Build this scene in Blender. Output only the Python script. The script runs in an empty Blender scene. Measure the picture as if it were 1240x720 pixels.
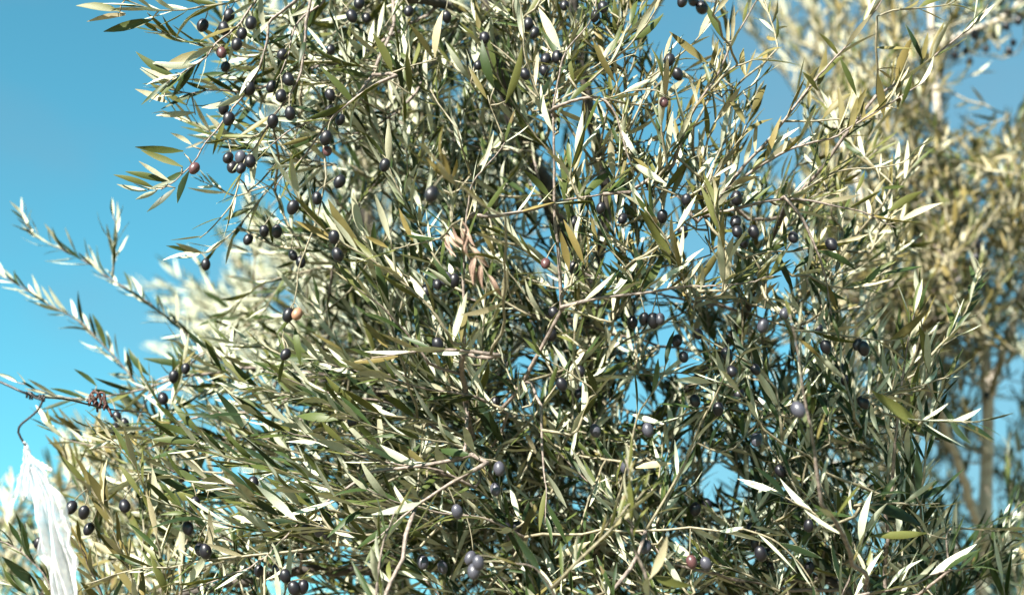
import bpy, math, random
import numpy as np
from mathutils import Vector, Matrix
from mathutils.bvhtree import BVHTree

SEED = 11
random.seed(SEED)
rng = np.random.default_rng(SEED)
scene = bpy.context.scene
col = scene.collection
R = math.radians

# ------------------------------------------------------------------ camera
CAM = np.array([0.0, 0.0, 1.6])
PITCH = R(21)
LENS, SENSOR = 50.0, 36.0
FOCUS = 1.93
cd = bpy.data.cameras.new('camera')
cd.lens = LENS; cd.sensor_width = SENSOR
cd.clip_start = 0.05; cd.clip_end = 2000
cd.dof.use_dof = True; cd.dof.focus_distance = FOCUS; cd.dof.aperture_fstop = 2.6
cam = bpy.data.objects.new('camera', cd); col.objects.link(cam)
cam.location = CAM; cam.rotation_euler = (R(90) + PITCH, 0, 0)
scene.camera = cam

# ------------------------------------------------------------------ world, sun, exposure
to_sun = np.array([-0.47, -0.80, 0.66]); to_sun /= np.linalg.norm(to_sun)
world = bpy.data.worlds.new('World'); scene.world = world; world.use_nodes = True
nt = world.node_tree; nt.nodes.clear()
sky = nt.nodes.new('ShaderNodeTexSky'); sky.sky_type = 'NISHITA'; sky.sun_disc = False
sky.sun_elevation = math.asin(to_sun[2]); sky.sun_rotation = math.atan2(to_sun[0], to_sun[1])
sky.air_density = 1.0; sky.dust_density = 0.3; sky.ozone_density = 1.0
tint = nt.nodes.new('ShaderNodeMix'); tint.data_type = 'RGBA'; tint.blend_type = 'MULTIPLY'
tint.inputs[0].default_value = 1.0
tint.inputs[7].default_value = (0.36, 0.89, 0.78, 1)
bg = nt.nodes.new('ShaderNodeBackground'); bg.inputs[1].default_value = 0.05
wo = nt.nodes.new('ShaderNodeOutputWorld')
# thin high haze drifting all over the sky
wtc = nt.nodes.new('ShaderNodeTexCoord'); wmp = nt.nodes.new('ShaderNodeMapping'); wnz = nt.nodes.new('ShaderNodeTexNoise')
wmp.inputs['Location'].default_value = (0.35, 0.0, 0.9); wmp.inputs['Scale'].default_value = (1, 1, 1.8)
wnz.inputs['Scale'].default_value = 2.6; wnz.inputs['Detail'].default_value = 5; wnz.inputs['Roughness'].default_value = 0.5
wrp = nt.nodes.new('ShaderNodeValToRGB'); wrp.color_ramp.elements[0].position = 0.40; wrp.color_ramp.elements[1].position = 0.68
wrp.color_ramp.elements[0].color = (0, 0, 0, 1); wrp.color_ramp.elements[1].color = (0.6, 0.6, 0.6, 1)
hz = nt.nodes.new('ShaderNodeMix'); hz.data_type = 'RGBA'; hz.inputs[7].default_value = (1.12, 1.45, 1.78, 1)
nt.links.new(wtc.outputs['Generated'], wmp.inputs[0]); nt.links.new(wmp.outputs[0], wnz.inputs['Vector']); nt.links.new(wnz.outputs['Fac'], wrp.inputs[0])
nt.links.new(wrp.outputs[0], hz.inputs[0])
nt.links.new(sky.outputs[0], tint.inputs[6]); nt.links.new(tint.outputs[2], hz.inputs[6]); nt.links.new(hz.outputs[2], bg.inputs[0])
nt.links.new(bg.outputs[0], wo.inputs[0])
sd = bpy.data.lights.new('sun', 'SUN'); sd.energy = 5.0; sd.angle = R(0.5); sd.color = (1.0, 0.94, 0.84)
so = bpy.data.objects.new('sun', sd); col.objects.link(so)
so.rotation_euler = Vector(to_sun).to_track_quat('Z', 'Y').to_euler(); so.location = (-3, -3, 6)
vs = scene.view_settings
vs.view_transform = 'Standard'; vs.look = 'None'; vs.gamma = 1; vs.exposure = 2.42
scene.cycles.use_denoising = True
scene.cycles.max_bounces = 8; scene.cycles.transparent_max_bounces = 8
scene.cycles.transmission_bounces = 6; scene.cycles.diffuse_bounces = 3

# ------------------------------------------------------------------ helpers: pixel -> point
fwd = np.array([0, math.cos(PITCH), math.sin(PITCH)])
upv = np.array([0, -math.sin(PITCH), math.cos(PITCH)])
rgt = np.array([1.0, 0, 0])
K = SENSOR / LENS / 1240.0
def P(px, py, d):
    return CAM + d * (fwd + rgt * (px - 620) * K - upv * (py - 360) * K)
def proj(p):
    v = p - CAM; d = v @ fwd
    return 620 + (v @ rgt) / (d * K), 360 - (v @ upv) / (d * K), d
def unit(v):
    return v / (np.linalg.norm(v) + 1e-12)
def rnd3():
    return unit(rng.normal(size=3))

# ------------------------------------------------------------------ materials
def mat_new(name):
    m = bpy.data.materials.new(name); m.use_nodes = True
    n = m.node_tree; n.nodes.clear()
    out = n.nodes.new('ShaderNodeOutputMaterial')
    return m, n, out
def ramp(n, stops):
    r = n.nodes.new('ShaderNodeValToRGB')
    e = r.color_ramp.elements
    while len(e) < len(stops): e.new(0.5)
    for i, (p, c) in enumerate(stops):
        e[i].position = p; e[i].color = (*c, 1)
    return r
def noise(n, scale, detail=3, coord='Object'):
    tc = n.nodes.new('ShaderNodeTexCoord'); x = n.nodes.new('ShaderNodeTexNoise')
    x.inputs['Scale'].default_value = scale; x.inputs['Detail'].default_value = detail
    n.links.new(tc.outputs[coord], x.inputs['Vector'])
    return x
def leaf_mat(name, stops, rough, spec, trans, trans_col, bump=0.12):
    m, n, out = mat_new(name)
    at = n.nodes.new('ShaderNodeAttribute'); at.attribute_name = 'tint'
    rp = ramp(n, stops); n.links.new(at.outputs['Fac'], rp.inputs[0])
    nz = noise(n, 90, 3)
    mx = n.nodes.new('ShaderNodeMix'); mx.data_type = 'RGBA'; mx.blend_type = 'MULTIPLY'
    mx.inputs[0].default_value = 0.55
    nr = ramp(n, [(0.3, (0.55, 0.55, 0.5)), (0.7, (1.25, 1.22, 1.1))])
    n.links.new(nz.outputs['Fac'], nr.inputs[0])
    n.links.new(rp.outputs[0], mx.inputs[6]); n.links.new(nr.outputs[0], mx.inputs[7])
    n4 = noise(n, 38, 4); fl = ramp(n, [(0.66, (0, 0, 0)), (0.72, (0.75, 0.75, 0.75))]); n.links.new(n4.outputs['Fac'], fl.inputs[0])
    fx = n.nodes.new('ShaderNodeMix'); fx.data_type = 'RGBA'; fx.inputs[7].default_value = (0.11, 0.075, 0.035, 1)
    n.links.new(fl.outputs[0], fx.inputs[0]); n.links.new(mx.outputs[2], fx.inputs[6])
    b = n.nodes.new('ShaderNodeBsdfPrincipled')
    n.links.new(fx.outputs[2], b.inputs['Base Color'])
    b.inputs['Roughness'].default_value = rough
    b.inputs['Specular IOR Level'].default_value = spec
    n2 = noise(n, 450, 2); bp = n.nodes.new('ShaderNodeBump'); bp.inputs['Strength'].default_value = bump
    bp.inputs['Distance'].default_value = 0.001
    n.links.new(n2.outputs['Fac'], bp.inputs['Height']); n.links.new(bp.outputs[0], b.inputs['Normal'])
    t = n.nodes.new('ShaderNodeBsdfTranslucent'); t.inputs[0].default_value = (*trans_col, 1)
    ms = n.nodes.new('ShaderNodeMixShader'); ms.inputs[0].default_value = trans
    n.links.new(b.outputs[0], ms.inputs[1]); n.links.new(t.outputs[0], ms.inputs[2])
    n.links.new(ms.outputs[0], out.inputs[0])
    return m
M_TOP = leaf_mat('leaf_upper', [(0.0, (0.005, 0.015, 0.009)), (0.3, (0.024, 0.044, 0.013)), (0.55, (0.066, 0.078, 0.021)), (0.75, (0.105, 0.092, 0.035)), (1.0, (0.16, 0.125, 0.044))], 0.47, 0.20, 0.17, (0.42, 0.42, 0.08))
M_BOT = leaf_mat('leaf_underside', [(0.0, (0.37, 0.41, 0.33)), (0.45, (0.36, 0.375, 0.285)), (0.75, (0.29, 0.265, 0.18)), (1.0, (0.32, 0.28, 0.18))], 0.6, 0.25, 0.17, (0.42, 0.42, 0.14), 0.2)
M_DRY = leaf_mat('leaf_withered', [(0.0, (0.20, 0.13, 0.10)), (1.0, (0.36, 0.26, 0.22))], 0.6, 0.3, 0.2, (0.6, 0.4, 0.3), 0.4)
def bark_mat(name, a, b_, scale, rough=0.75, bump=0.5):
    m, n, out = mat_new(name)
    nz = noise(n, scale, 5); rp = ramp(n, [(0.3, a), (0.72, b_)])
    n.links.new(nz.outputs['Fac'], rp.inputs[0])
    b = n.nodes.new('ShaderNodeBsdfPrincipled'); n.links.new(rp.outputs[0], b.inputs['Base Color'])
    b.inputs['Roughness'].default_value = rough
    bp = n.nodes.new('ShaderNodeBump'); bp.inputs['Strength'].default_value = bump; bp.inputs['Distance'].default_value = 0.004
    n.links.new(nz.outputs['Fac'], bp.inputs['Height']); n.links.new(bp.outputs[0], b.inputs['Normal'])
    n.links.new(b.outputs[0], out.inputs[0])
    return m
M_TWIG = bark_mat('twig_bark', (0.05, 0.040, 0.034), (0.20, 0.160, 0.135), 160, 0.65, 0.5)
M_GREENTWIG = bark_mat('young_twig_bark', (0.07, 0.064, 0.038), (0.20, 0.175, 0.115), 160, 0.6, 0.3)
M_BARK = bark_mat('limb_bark', (0.022, 0.019, 0.017), (0.085, 0.072, 0.06), 60, 0.85, 0.8)
M_PALEBARK = bark_mat('pale_bark', (0.24, 0.21, 0.17), (0.46, 0.42, 0.36), 45, 0.8, 0.6)
M_WIRE = bark_mat('wire_metal', (0.004, 0.003, 0.004), (0.018, 0.012, 0.013), 220, 0.5, 0.2)
M_RUST = bark_mat('rusty_tie', (0.006, 0.003, 0.003), (0.075, 0.02, 0.012), 260, 0.7, 0.6)
def olive_mat(name, a, b_, bloom):
    m, n, out = mat_new(name)
    nz = noise(n, 55, 4); rp = ramp(n, [(0.35, a), (0.75, b_)]); n.links.new(nz.outputs['Fac'], rp.inputs[0])
    n3 = noise(n, 900, 2)
    sp = ramp(n, [(0.66, (0, 0, 0)), (0.74, (1, 1, 1))]); n.links.new(n3.outputs['Fac'], sp.inputs[0])
    mx = n.nodes.new('ShaderNodeMix'); mx.data_type = 'RGBA'; n.links.new(sp.outputs[0], mx.inputs[0])
    n.links.new(rp.outputs[0], mx.inputs[6]); mx.inputs[7].default_value = (*bloom, 1)
    b = n.nodes.new('ShaderNodeBsdfPrincipled'); n.links.new(mx.outputs[2], b.inputs['Base Color'])
    b.inputs['Roughness'].default_value = 0.42; b.inputs['Specular IOR Level'].default_value = 0.32
    b.inputs['Coat Weight'].default_value = 0.1; b.inputs['Coat Roughness'].default_value = 0.2
    n.links.new(b.outputs[0], out.inputs[0])
    return m
M_OLIVE = [olive_mat('olive_black', (0.002, 0.002, 0.004), (0.009, 0.009, 0.014), (0.04, 0.04, 0.05)),
           olive_mat('olive_bloom', (0.018, 0.019, 0.027), (0.055, 0.055, 0.072), (0.1, 0.1, 0.12)),
           olive_mat('olive_red', (0.022, 0.009, 0.012), (0.10, 0.042, 0.042), (0.2, 0.12, 0.1)),
           olive_mat('olive_pink', (0.13, 0.06, 0.035), (0.30, 0.18, 0.12), (0.36, 0.25, 0.18))]
def ground_mat():
    m, n, out = mat_new('dry_ground')
    nz = noise(n, 0.8, 8); rp = ramp(n, [(0.3, (0.07, 0.065, 0.035)), (0.5, (0.13, 0.11, 0.065)), (0.75, (0.19, 0.155, 0.10))])
    n.links.new(nz.outputs['Fac'], rp.inputs[0])
    b = n.nodes.new('ShaderNodeBsdfPrincipled'); n.links.new(rp.outputs[0], b.inputs['Base Color']); b.inputs['Roughness'].default_value = 0.95
    n2 = noise(n, 12, 6); bp = n.nodes.new('ShaderNodeBump'); bp.inputs['Strength'].default_value = 0.8
    n.links.new(n2.outputs['Fac'], bp.inputs['Height']); n.links.new(bp.outputs[0], b.inputs['Normal'])
    n.links.new(b.outputs[0], out.inputs[0]); return m
def plastic_mat():
    m, n, out = mat_new('white_plastic_film')
    b = n.nodes.new('ShaderNodeBsdfPrincipled'); b.inputs['Base Color'].default_value = (0.80, 0.80, 0.82, 1)
    b.inputs['Roughness'].default_value = 0.42; b.inputs['Specular IOR Level'].default_value = 0.5
    nz = noise(n, 120, 5); bp = n.nodes.new('ShaderNodeBump'); bp.inputs['Strength'].default_value = 0.7; bp.inputs['Distance'].default_value = 0.004
    n.links.new(nz.outputs['Fac'], bp.inputs['Height']); n.links.new(bp.outputs[0], b.inputs['Normal'])
    t = n.nodes.new('ShaderNodeBsdfTranslucent'); t.inputs[0].default_value = (0.85, 0.86, 0.9, 1)
    tr = n.nodes.new('ShaderNodeBsdfTransparent')
    m1 = n.nodes.new('ShaderNodeMixShader'); m1.inputs[0].default_value = 0.5
    m2 = n.nodes.new('ShaderNodeMixShader'); m2.inputs[0].default_value = 0.52
    n.links.new(b.outputs[0], m1.inputs[1]); n.links.new(t.outputs[0], m1.inputs[2])
    n.links.new(m1.outputs[0], m2.inputs[1]); n.links.new(tr.outputs[0], m2.inputs[2])
    n.links.new(m2.outputs[0], out.inputs[0]); return m

# ------------------------------------------------------------------ mesh helpers
def mesh_obj(name, verts, faces, mats, parent=None, origin=None, smooth=True, midx=None):
    origin = np.zeros(3) if origin is None else np.asarray(origin, float)
    me = bpy.data.meshes.new(name)
    me.from_pydata([tuple(v) for v in (np.asarray(verts) - origin)], [], [tuple(f) for f in faces])
    for m in (mats if isinstance(mats, (list, tuple)) else [mats]): me.materials.append(m)
    if smooth: me.polygons.foreach_set('use_smooth', [True] * len(me.polygons))
    if midx is not None: me.polygons.foreach_set('material_index', list(midx))
    me.update()
    o = bpy.data.objects.new(name, me); col.objects.link(o)
    place(o, Matrix.Translation(Vector(origin)), parent)
    return o
WORLD = {}
def place(o, mw, parent=None):
    WORLD[o.name] = mw
    if parent is None: o.matrix_basis = mw
    else:
        o.parent = parent; o.matrix_basis = WORLD[parent.name].inverted() @ mw
def empty(name, loc, label, cat, group=None):
    o = bpy.data.objects.new(name, None); col.objects.link(o); o.empty_display_size = 0.2
    place(o, Matrix.Translation(Vector(loc)))
    o['label'] = label; o['category'] = cat
    if group: o['group'] = group
    return o
def catmull(pts, per):
    pts = np.asarray(pts, float)
    if len(pts) < 2: return pts
    q = np.vstack([2 * pts[0] - pts[1], pts, 2 * pts[-1] - pts[-2]])
    out = []
    for i in range(1, len(q) - 2):
        a, b, c, d = q[i - 1], q[i], q[i + 1], q[i + 2]
        for t in np.linspace(0, 1, per, endpoint=False):
            out.append(0.5 * (2 * b + (c - a) * t + (2 * a - 5 * b + 4 * c - d) * t * t + (3 * b - a - 3 * c + d) * t ** 3))
    out.append(pts[-1])
    return np.array(out)
def resample(pts, step):
    seg = np.linalg.norm(np.diff(pts, axis=0), axis=1); s = np.r_[0, np.cumsum(seg)]
    n = max(2, int(round(s[-1] / step)) + 1)
    u = np.linspace(0, s[-1], n)
    return np.c_[[np.interp(u, s, pts[:, k]) for k in range(3)]].T, s[-1]
def tube(pts, radii, sides=6, knob=0.0):
    pts = np.asarray(pts); n = len(pts)
    tan = np.gradient(pts, axis=0); tan /= np.linalg.norm(tan, axis=1)[:, None] + 1e-12
    ref = np.array([0.31, 0.82, 0.48]); u = unit(np.cross(tan[0], ref))
    V, F = [], []
    for i in range(n):
        u = unit(u - tan[i] * (u @ tan[i])); w = np.cross(tan[i], u)
        for k in range(sides):
            a = 2 * math.pi * k / sides
            r = radii[i] * (1 + knob * rng.normal())
            V.append(pts[i] + r * (math.cos(a) * u + math.sin(a) * w))
    for i in range(n - 1):
        for k in range(sides):
            k2 = (k + 1) % sides
            F.append((i * sides + k, i * sides + k2, (i + 1) * sides + k2, (i + 1) * sides + k))
    F.append(tuple(range(sides))[::-1]); F.append(tuple((n - 1) * sides + k for k in range(sides)))
    return V, F

# ------------------------------------------------------------------ leaf templates (unit length along x, upper face +z)
def leaf_template(nseg, width, bend, sickle, twist, fold, crinkle=0.0):
    t = np.linspace(0, 1, nseg + 1)
    if nseg >= 6: t = np.array([0, 0.07, 0.22, 0.42, 0.62, 0.82, 1.0])
    w = width * 0.5 * np.clip(np.sin(np.pi * np.clip(t, 0, 1) ** 0.92), 0, 1) ** 0.85
    w[0] = 0.012; w[-1] = 0.004
    if nseg >= 6: w[1] = 0.018
    V = []; F = []; mi = []
    for sheet in (0, 1):
        base = len(V)
        for i, tt in enumerate(t):
            cx = tt; cy = sickle * (tt * tt - 0.3 * tt); cz = bend * (tt - tt * tt * 1.5) + crinkle * math.sin(9 * tt + width * 60)
            a = twist * (tt - 0.4)
            for s in (-1, 0, 1):
                y = s * w[i]; z = -abs(s) * fold * w[i] if s else 0.0
                z -= 0.008 * sheet if s == 0 else 0.0035 * sheet
                V.append((cx, cy + y * math.cos(a) - z * math.sin(a), cz + y * math.sin(a) + z * math.cos(a)))
        for i in range(len(t) - 1):
            for s in (0, 1):
                a0 = base + i * 3 + s; q = (a0, a0 + 3, a0 + 4, a0 + 1)
                F.append(q if sheet == 0 else (a0, a0 + 1, a0 + 4, a0 + 3)); mi.append(sheet)
    V = np.array(V); F = np.array(F)
    # make sheet 0 face +z
    p = V[F[nseg]]; nz = np.cross(p[1] - p[0], p[2] - p[0])[2]
    if nz < 0: F = F[:, ::-1]
    return V, F, np.array(mi)
TEMPL = []
for i in range(10):
    g = random.Random(100 + i)
    TEMPL.append(dict(width=g.uniform(0.108, 0.165), bend=g.choice([-0.30, -0.18, -0.08, 0.05, 0.12, 0.2, 0.34]), sickle=g.uniform(-0.16, 0.16),
                      twist=g.uniform(-0.8, 0.8), fold=g.choice([-0.45, -0.2, 0.15, 0.3, 0.5])))
FINE = [leaf_template(6, **k) for k in TEMPL]
COARSE = [leaf_template(4, **k) for k in TEMPL]
NT = 6
LEAF_ME = {}
def leaf_mesh(v, ti, dry=False):
    key = (v, ti, dry)
    if key not in LEAF_ME:
        V, F, mi = FINE[v] if not dry else leaf_template(6, 0.17, 0.25, 0.1, 1.6, -0.9, 0.03)
        me = bpy.data.meshes.new('leaf')
        me.from_pydata([tuple(x) for x in V], [], [tuple(x) for x in F])
        for m in ((M_DRY, M_DRY) if dry else (M_TOP, M_BOT)): me.materials.append(m)
        me.polygons.foreach_set('use_smooth', [True] * len(F)); me.polygons.foreach_set('material_index', list(mi))
        a = me.attributes.new('tint', 'FLOAT', 'POINT'); a.data.foreach_set('value', [(ti + 0.5) / NT] * len(V))
        me.update(); LEAF_ME[key] = me
    return LEAF_ME[key]
def leaf_matrix(base, d, nrm, L):
    d = unit(d); nrm = unit(nrm - d * (nrm @ d)); y = np.cross(nrm, d)
    m = np.eye(4); m[:3, 0] = d * L; m[:3, 1] = y * L; m[:3, 2] = nrm * L; m[:3, 3] = base
    return m
class Leaf:
    __slots__ = ('m', 'v', 't', 'twig', 'dry', 'score', 'solo', 'L')
    def __init__(s, m, v, t, twig, dry=False, L=0.06):
        s.m, s.v, s.t, s.twig, s.dry, s.score, s.solo, s.L = m, v, t, twig, dry, 0, False, L

# ------------------------------------------------------------------ ground
def build_ground():
    n = 60; V = []; F = []
    g = np.sinh(np.linspace(-1, 1, n) * 5) / math.sinh(5) * 600
    for j in range(n):
        for i in range(n):
            x, y = g[i], g[j]
            V.append((x, y, 0.05 * math.sin(x * 0.9) * math.cos(y * 0.7) * min(1, 40 / (abs(x) + abs(y) + 1)) - 0.02))
    for j in range(n - 1):
        for i in range(n - 1):
            a = j * n + i; F.append((a, a + 1, a + n + 1, a + n))
    o = mesh_obj('ground', V, F, ground_mat()); o['kind'] = 'structure'; o['label'] = 'dry tan earth of the olive grove'
build_ground()

# ------------------------------------------------------------------ tree machinery
UP = np.array([0, 0, 1.0])
class Tree:
    def __init__(s, name, base, label, cat, tone, group=None):
        s.root = empty(name, base, label, cat, group); s.base = np.array(base, float)
        s.tone = tone; s.nodes = []; s.noder = []; s.twigs = []; s.leaves = []; s.cn = 0; s.cache = None
    def limb(s, pts, r0, r1, name='branch', mat=None, sides=10, knob=0.03):
        c, L = resample(catmull(pts, 8), 0.03 if r0 < 0.03 else 0.06)
        t = np.linspace(0, 1, len(c)); rad = r0 + (r1 - r0) * t ** 0.8
        if r0 > 0.006 and name != 'trunk': c = c + rng.normal(size=c.shape) * r0 * 0.18
        V, F = tube(c, rad, sides, knob)
        mesh_obj(name, V, F, mat or M_BARK, s.root, c[0])
        for p, r in zip(c, rad): s.nodes.append(p); s.noder.append(r)
        return c
    def nearest(s, p, want):
        if len(s.nodes) > s.cn:
            s.cache = np.vstack([s.cache, np.array(s.nodes[s.cn:])]) if s.cn else np.array(s.nodes); s.cn = len(s.nodes)
        N = s.cache; v = p - N; dist = np.linalg.norm(v, axis=1) + 1e-6
        ang = (v / dist[:, None]) @ want
        back = (N - CAM) @ fwd - (p - CAM) @ fwd
        cost = dist * (1.35 - 0.55 * ang) + 1.1 * np.maximum(0, 0.07 - back)
        i = int(np.argmin(cost)); return N[i], s.noder[i], dist[i]
    def twig(s, pts, r0=0.0022, leafy=1.0, L=0.06, upbias=0.25, under=0.3, connect=True, tone=None, start=0.05, mat=None, spread=(20, 45), step=0.021, bare=None, dense_tip=True, sunb=0.35):
        pts = [np.asarray(p) for p in pts]
        c, ln = resample(catmull(pts, 6), 0.012)
        c = c + 0.0012 * np.cumsum(rng.normal(size=c.shape), axis=0) * np.linspace(0, 1, len(c))[:, None]
        tan0 = unit(c[min(3, len(c) - 1)] - c[0])
        full = c
        if connect and s.nodes:
            q, qr, dist = s.nearest(c[0], tan0)
            if dist > 0.012:
                sag = q + (c[0] - q) * 0.5 + (tan0 * -0.12 + UP * -0.04 + rnd3() * 0.06) * dist
                k = max(3, int(dist / 0.03))
                tt = np.linspace(0, 1, k, endpoint=False)[:, None]
                con = (1 - tt) ** 2 * q + 2 * tt * (1 - tt) * sag + tt ** 2 * c[0]
                con[1:] += rng.normal(size=con[1:].shape) * 0.0028
                full = np.vstack([con, c])
                if leafy > 0.3:
                    for p in con[len(con) // 2:]:
                        for _ in range(2):
                            if rng.random() > 0.75: continue
                            D = unit(tan0 * 0.8 + rnd3() * 0.8 + UP * 0.2); LL = L * rng.uniform(0.6, 1.1)
                            nrm = UP * 0.5 + to_sun * sunb + rnd3() * 0.7
                            if rng.random() < under: nrm = -nrm
                            s.leaves.append(Leaf(leaf_matrix(p, D, nrm, LL), int(rng.integers(10)), int(np.clip(rng.normal(s.tone if tone is None else tone, 0.17), 0, 0.999) * NT), len(s.twigs), L=LL))
                r0 = max(r0, min(qr * 0.8, r0 + dist * 0.0035, 0.0042))
        t = np.linspace(0, 1, len(full)); rad = r0 * (1 - t) + 0.00075 * t
        idx = len(s.twigs)
        s.twigs.append(dict(c=full, rad=rad, mat=mat or (M_TWIG if r0 > 0.0024 else M_GREENTWIG), obj=None, ext=0))
        m = int(len(full) * 0.72)
        for p, r in zip(full[:m:2], rad[:m:2]): s.nodes.append(p); s.noder.append(r)
        # leaf pairs
        if leafy > 0:
            dist = ln * start + rng.uniform(0, step); k = 0
            ax = rnd3()
            while dist < ln:
                f = dist / ln; i = min(len(c) - 2, int(f * (len(c) - 1)))
                p = c[i] + (c[i + 1] - c[i]) * (f * (len(c) - 1) - i)
                T = unit(c[min(i + 2, len(c) - 1)] - c[max(i - 2, 0)])
                ax = unit(np.cross(T, ax) + rnd3() * 0.25); ax = unit(ax - T * (ax @ T))
                for sgn in (-1, 1):
                    if rng.random() > leafy * 0.92: continue
                    phi = R(rng.uniform(*spread)) * (1.0 - 0.35 * f)
                    D = unit(T * math.cos(phi) + sgn * ax * math.sin(phi) + UP * upbias * rng.uniform(0.2, 1.2) + rnd3() * 0.14)
                    axial = T - D * (T @ D)
                    nrm = axial * 0.7 + UP * 0.35 + to_sun * sunb + rnd3() * 0.55
                    if rng.random() < under: nrm = -nrm + rnd3() * 0.3
                    LL = L * rng.uniform(0.66, 1.18) * (0.62 + 0.38 * min(1, (1 - f) * 4 + 0.2))
                    tn = s.tone if tone is None else tone
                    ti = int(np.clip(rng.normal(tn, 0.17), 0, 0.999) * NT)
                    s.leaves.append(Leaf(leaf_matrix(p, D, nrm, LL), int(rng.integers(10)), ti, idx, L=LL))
                dist += step * rng.uniform(0.75, 1.3) * (0.8 if f > 0.7 else 1.0); k += 1
        return idx
    def add_leaf(s, base, tip, nrm, tint, v=None, dry=False):
        d = tip - base; L = float(np.linalg.norm(d))
        tw = s.closest_twig(base)
        M = leaf_matrix(base, d, nrm, L); M[:3, 1] *= 1.22
        s.leaves.append(Leaf(M, int(rng.integers(10)) if v is None else v, int(np.clip(tint, 0, 0.999) * NT), tw, dry, L))
    def closest_twig(s, p):
        best, bi = 1e9, 0
        for i, t in enumerate(s.twigs):
            d = np.min(np.sum((t['c'] - p) ** 2, axis=1))
            if d < best: best, bi = d, i
        return bi

MORE = 1.95
GAPS = [(1195, 560, 20, 95), (800, 120, 40, 60), (830, 55, 85, 85), (708, 165, 32, 50), (762, 300, 42, 36), (640, 300, 14, 16), (560, 120, 14, 14), (455, 110, 14, 12), (860, 305, 35, 30), (812, 415, 32, 26), (772, 492, 28, 34), (868, 125, 40, 50), (760, 180, 35, 40),
        (335, 240, 28, 28), (690, 290, 22, 30), (240, 300, 30, 60), (1165, 480, 22, 45), (1185, 115, 45, 40), (945, 330, 25, 35), (920, 130, 25, 50), (345, 370, 25, 18), (665, 200, 14, 25), (1215, 470, 25, 45), (640, 470, 14, 14), (870, 600, 30, 30), (1060, 665, 25, 18)]
def in_gap(p):
    x, y, d = proj(p)
    return any(((x - a) / c) ** 2 + ((y - b) / e) ** 2 < 0.8 for a, b, c, e in GAPS)
def fill(tree, n, box, drange, ang, spread_ang, length=(0.12, 0.26), tilt=0.5, gaps=True, **kw):
    """grow n shoots whose middles lie in a part of the crown; ang = lean seen from the front, 0 = east, 90 = up"""
    x0, y0, x1, y1 = box
    for _ in range(int(n * (MORE if tree is A else 1.5))):
        d = rng.uniform(*drange) + (0.07 if tree is A else 0); L = rng.uniform(*length)
        p = P(rng.uniform(x0, x1), rng.uniform(y0, y1), d)
        a = R(ang + rng.normal() * spread_ang)
        D = unit(rgt * math.cos(a) + UP * math.sin(a) + np.array([0, 1, 0]) * rng.normal() * tilt)
        side = unit(np.cross(D, rnd3())); b = rng.uniform(-0.12, 0.12) * L
        if gaps and any(in_gap(p + D * L * f) for f in (-0.5, -0.25, 0, 0.3, 0.55, 0.7)): continue
        pts = [p - D * L * 0.5, p + side * b, p + D * L * 0.5 + UP * rng.uniform(-0.1, 0.12) * L]
        tree.twig(pts, r0=rng.uniform(0.0014, 0.0024), **kw)

def finish(tree, nleaf=300, ntwig=250):
    """visible leaves become single objects later; here the wood is linked"""
    tw = tree.twigs
    for t in tw:
        px = [proj(p) for p in t['c'][::4]]
        t['ext'] = sum(1 for q in px if -20 < q[0] < 1260 and -20 < q[1] < 740) * np.mean(t['rad']) / px[len(px) // 2][2]
    order = sorted(range(len(tw)), key=lambda i: -tw[i]['ext'])
    solo = set(order[:ntwig]) | {i for i in range(len(tw)) if tw[i].get('hero')}
    VV = {}; 
    for i, t in enumerate(tw):
        V, F = tube(t['c'], t['rad'], 5, 0.05)
        if i in solo:
            t['obj'] = mesh_obj('twig', V, F, t['mat'], tree.root, t['c'][0])
        else:
            g = VV.setdefault(t['mat'].name, [t['mat'], [], []]); off = len(g[1])
            g[1].extend(V); g[2].extend([tuple(x + off for x in f) for f in F])
    for m, V, F in VV.values():
        o = mesh_obj('brushwood', V, F, m, tree.root, tree.base); o['kind'] = 'stuff'
        tree.brush = o

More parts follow.
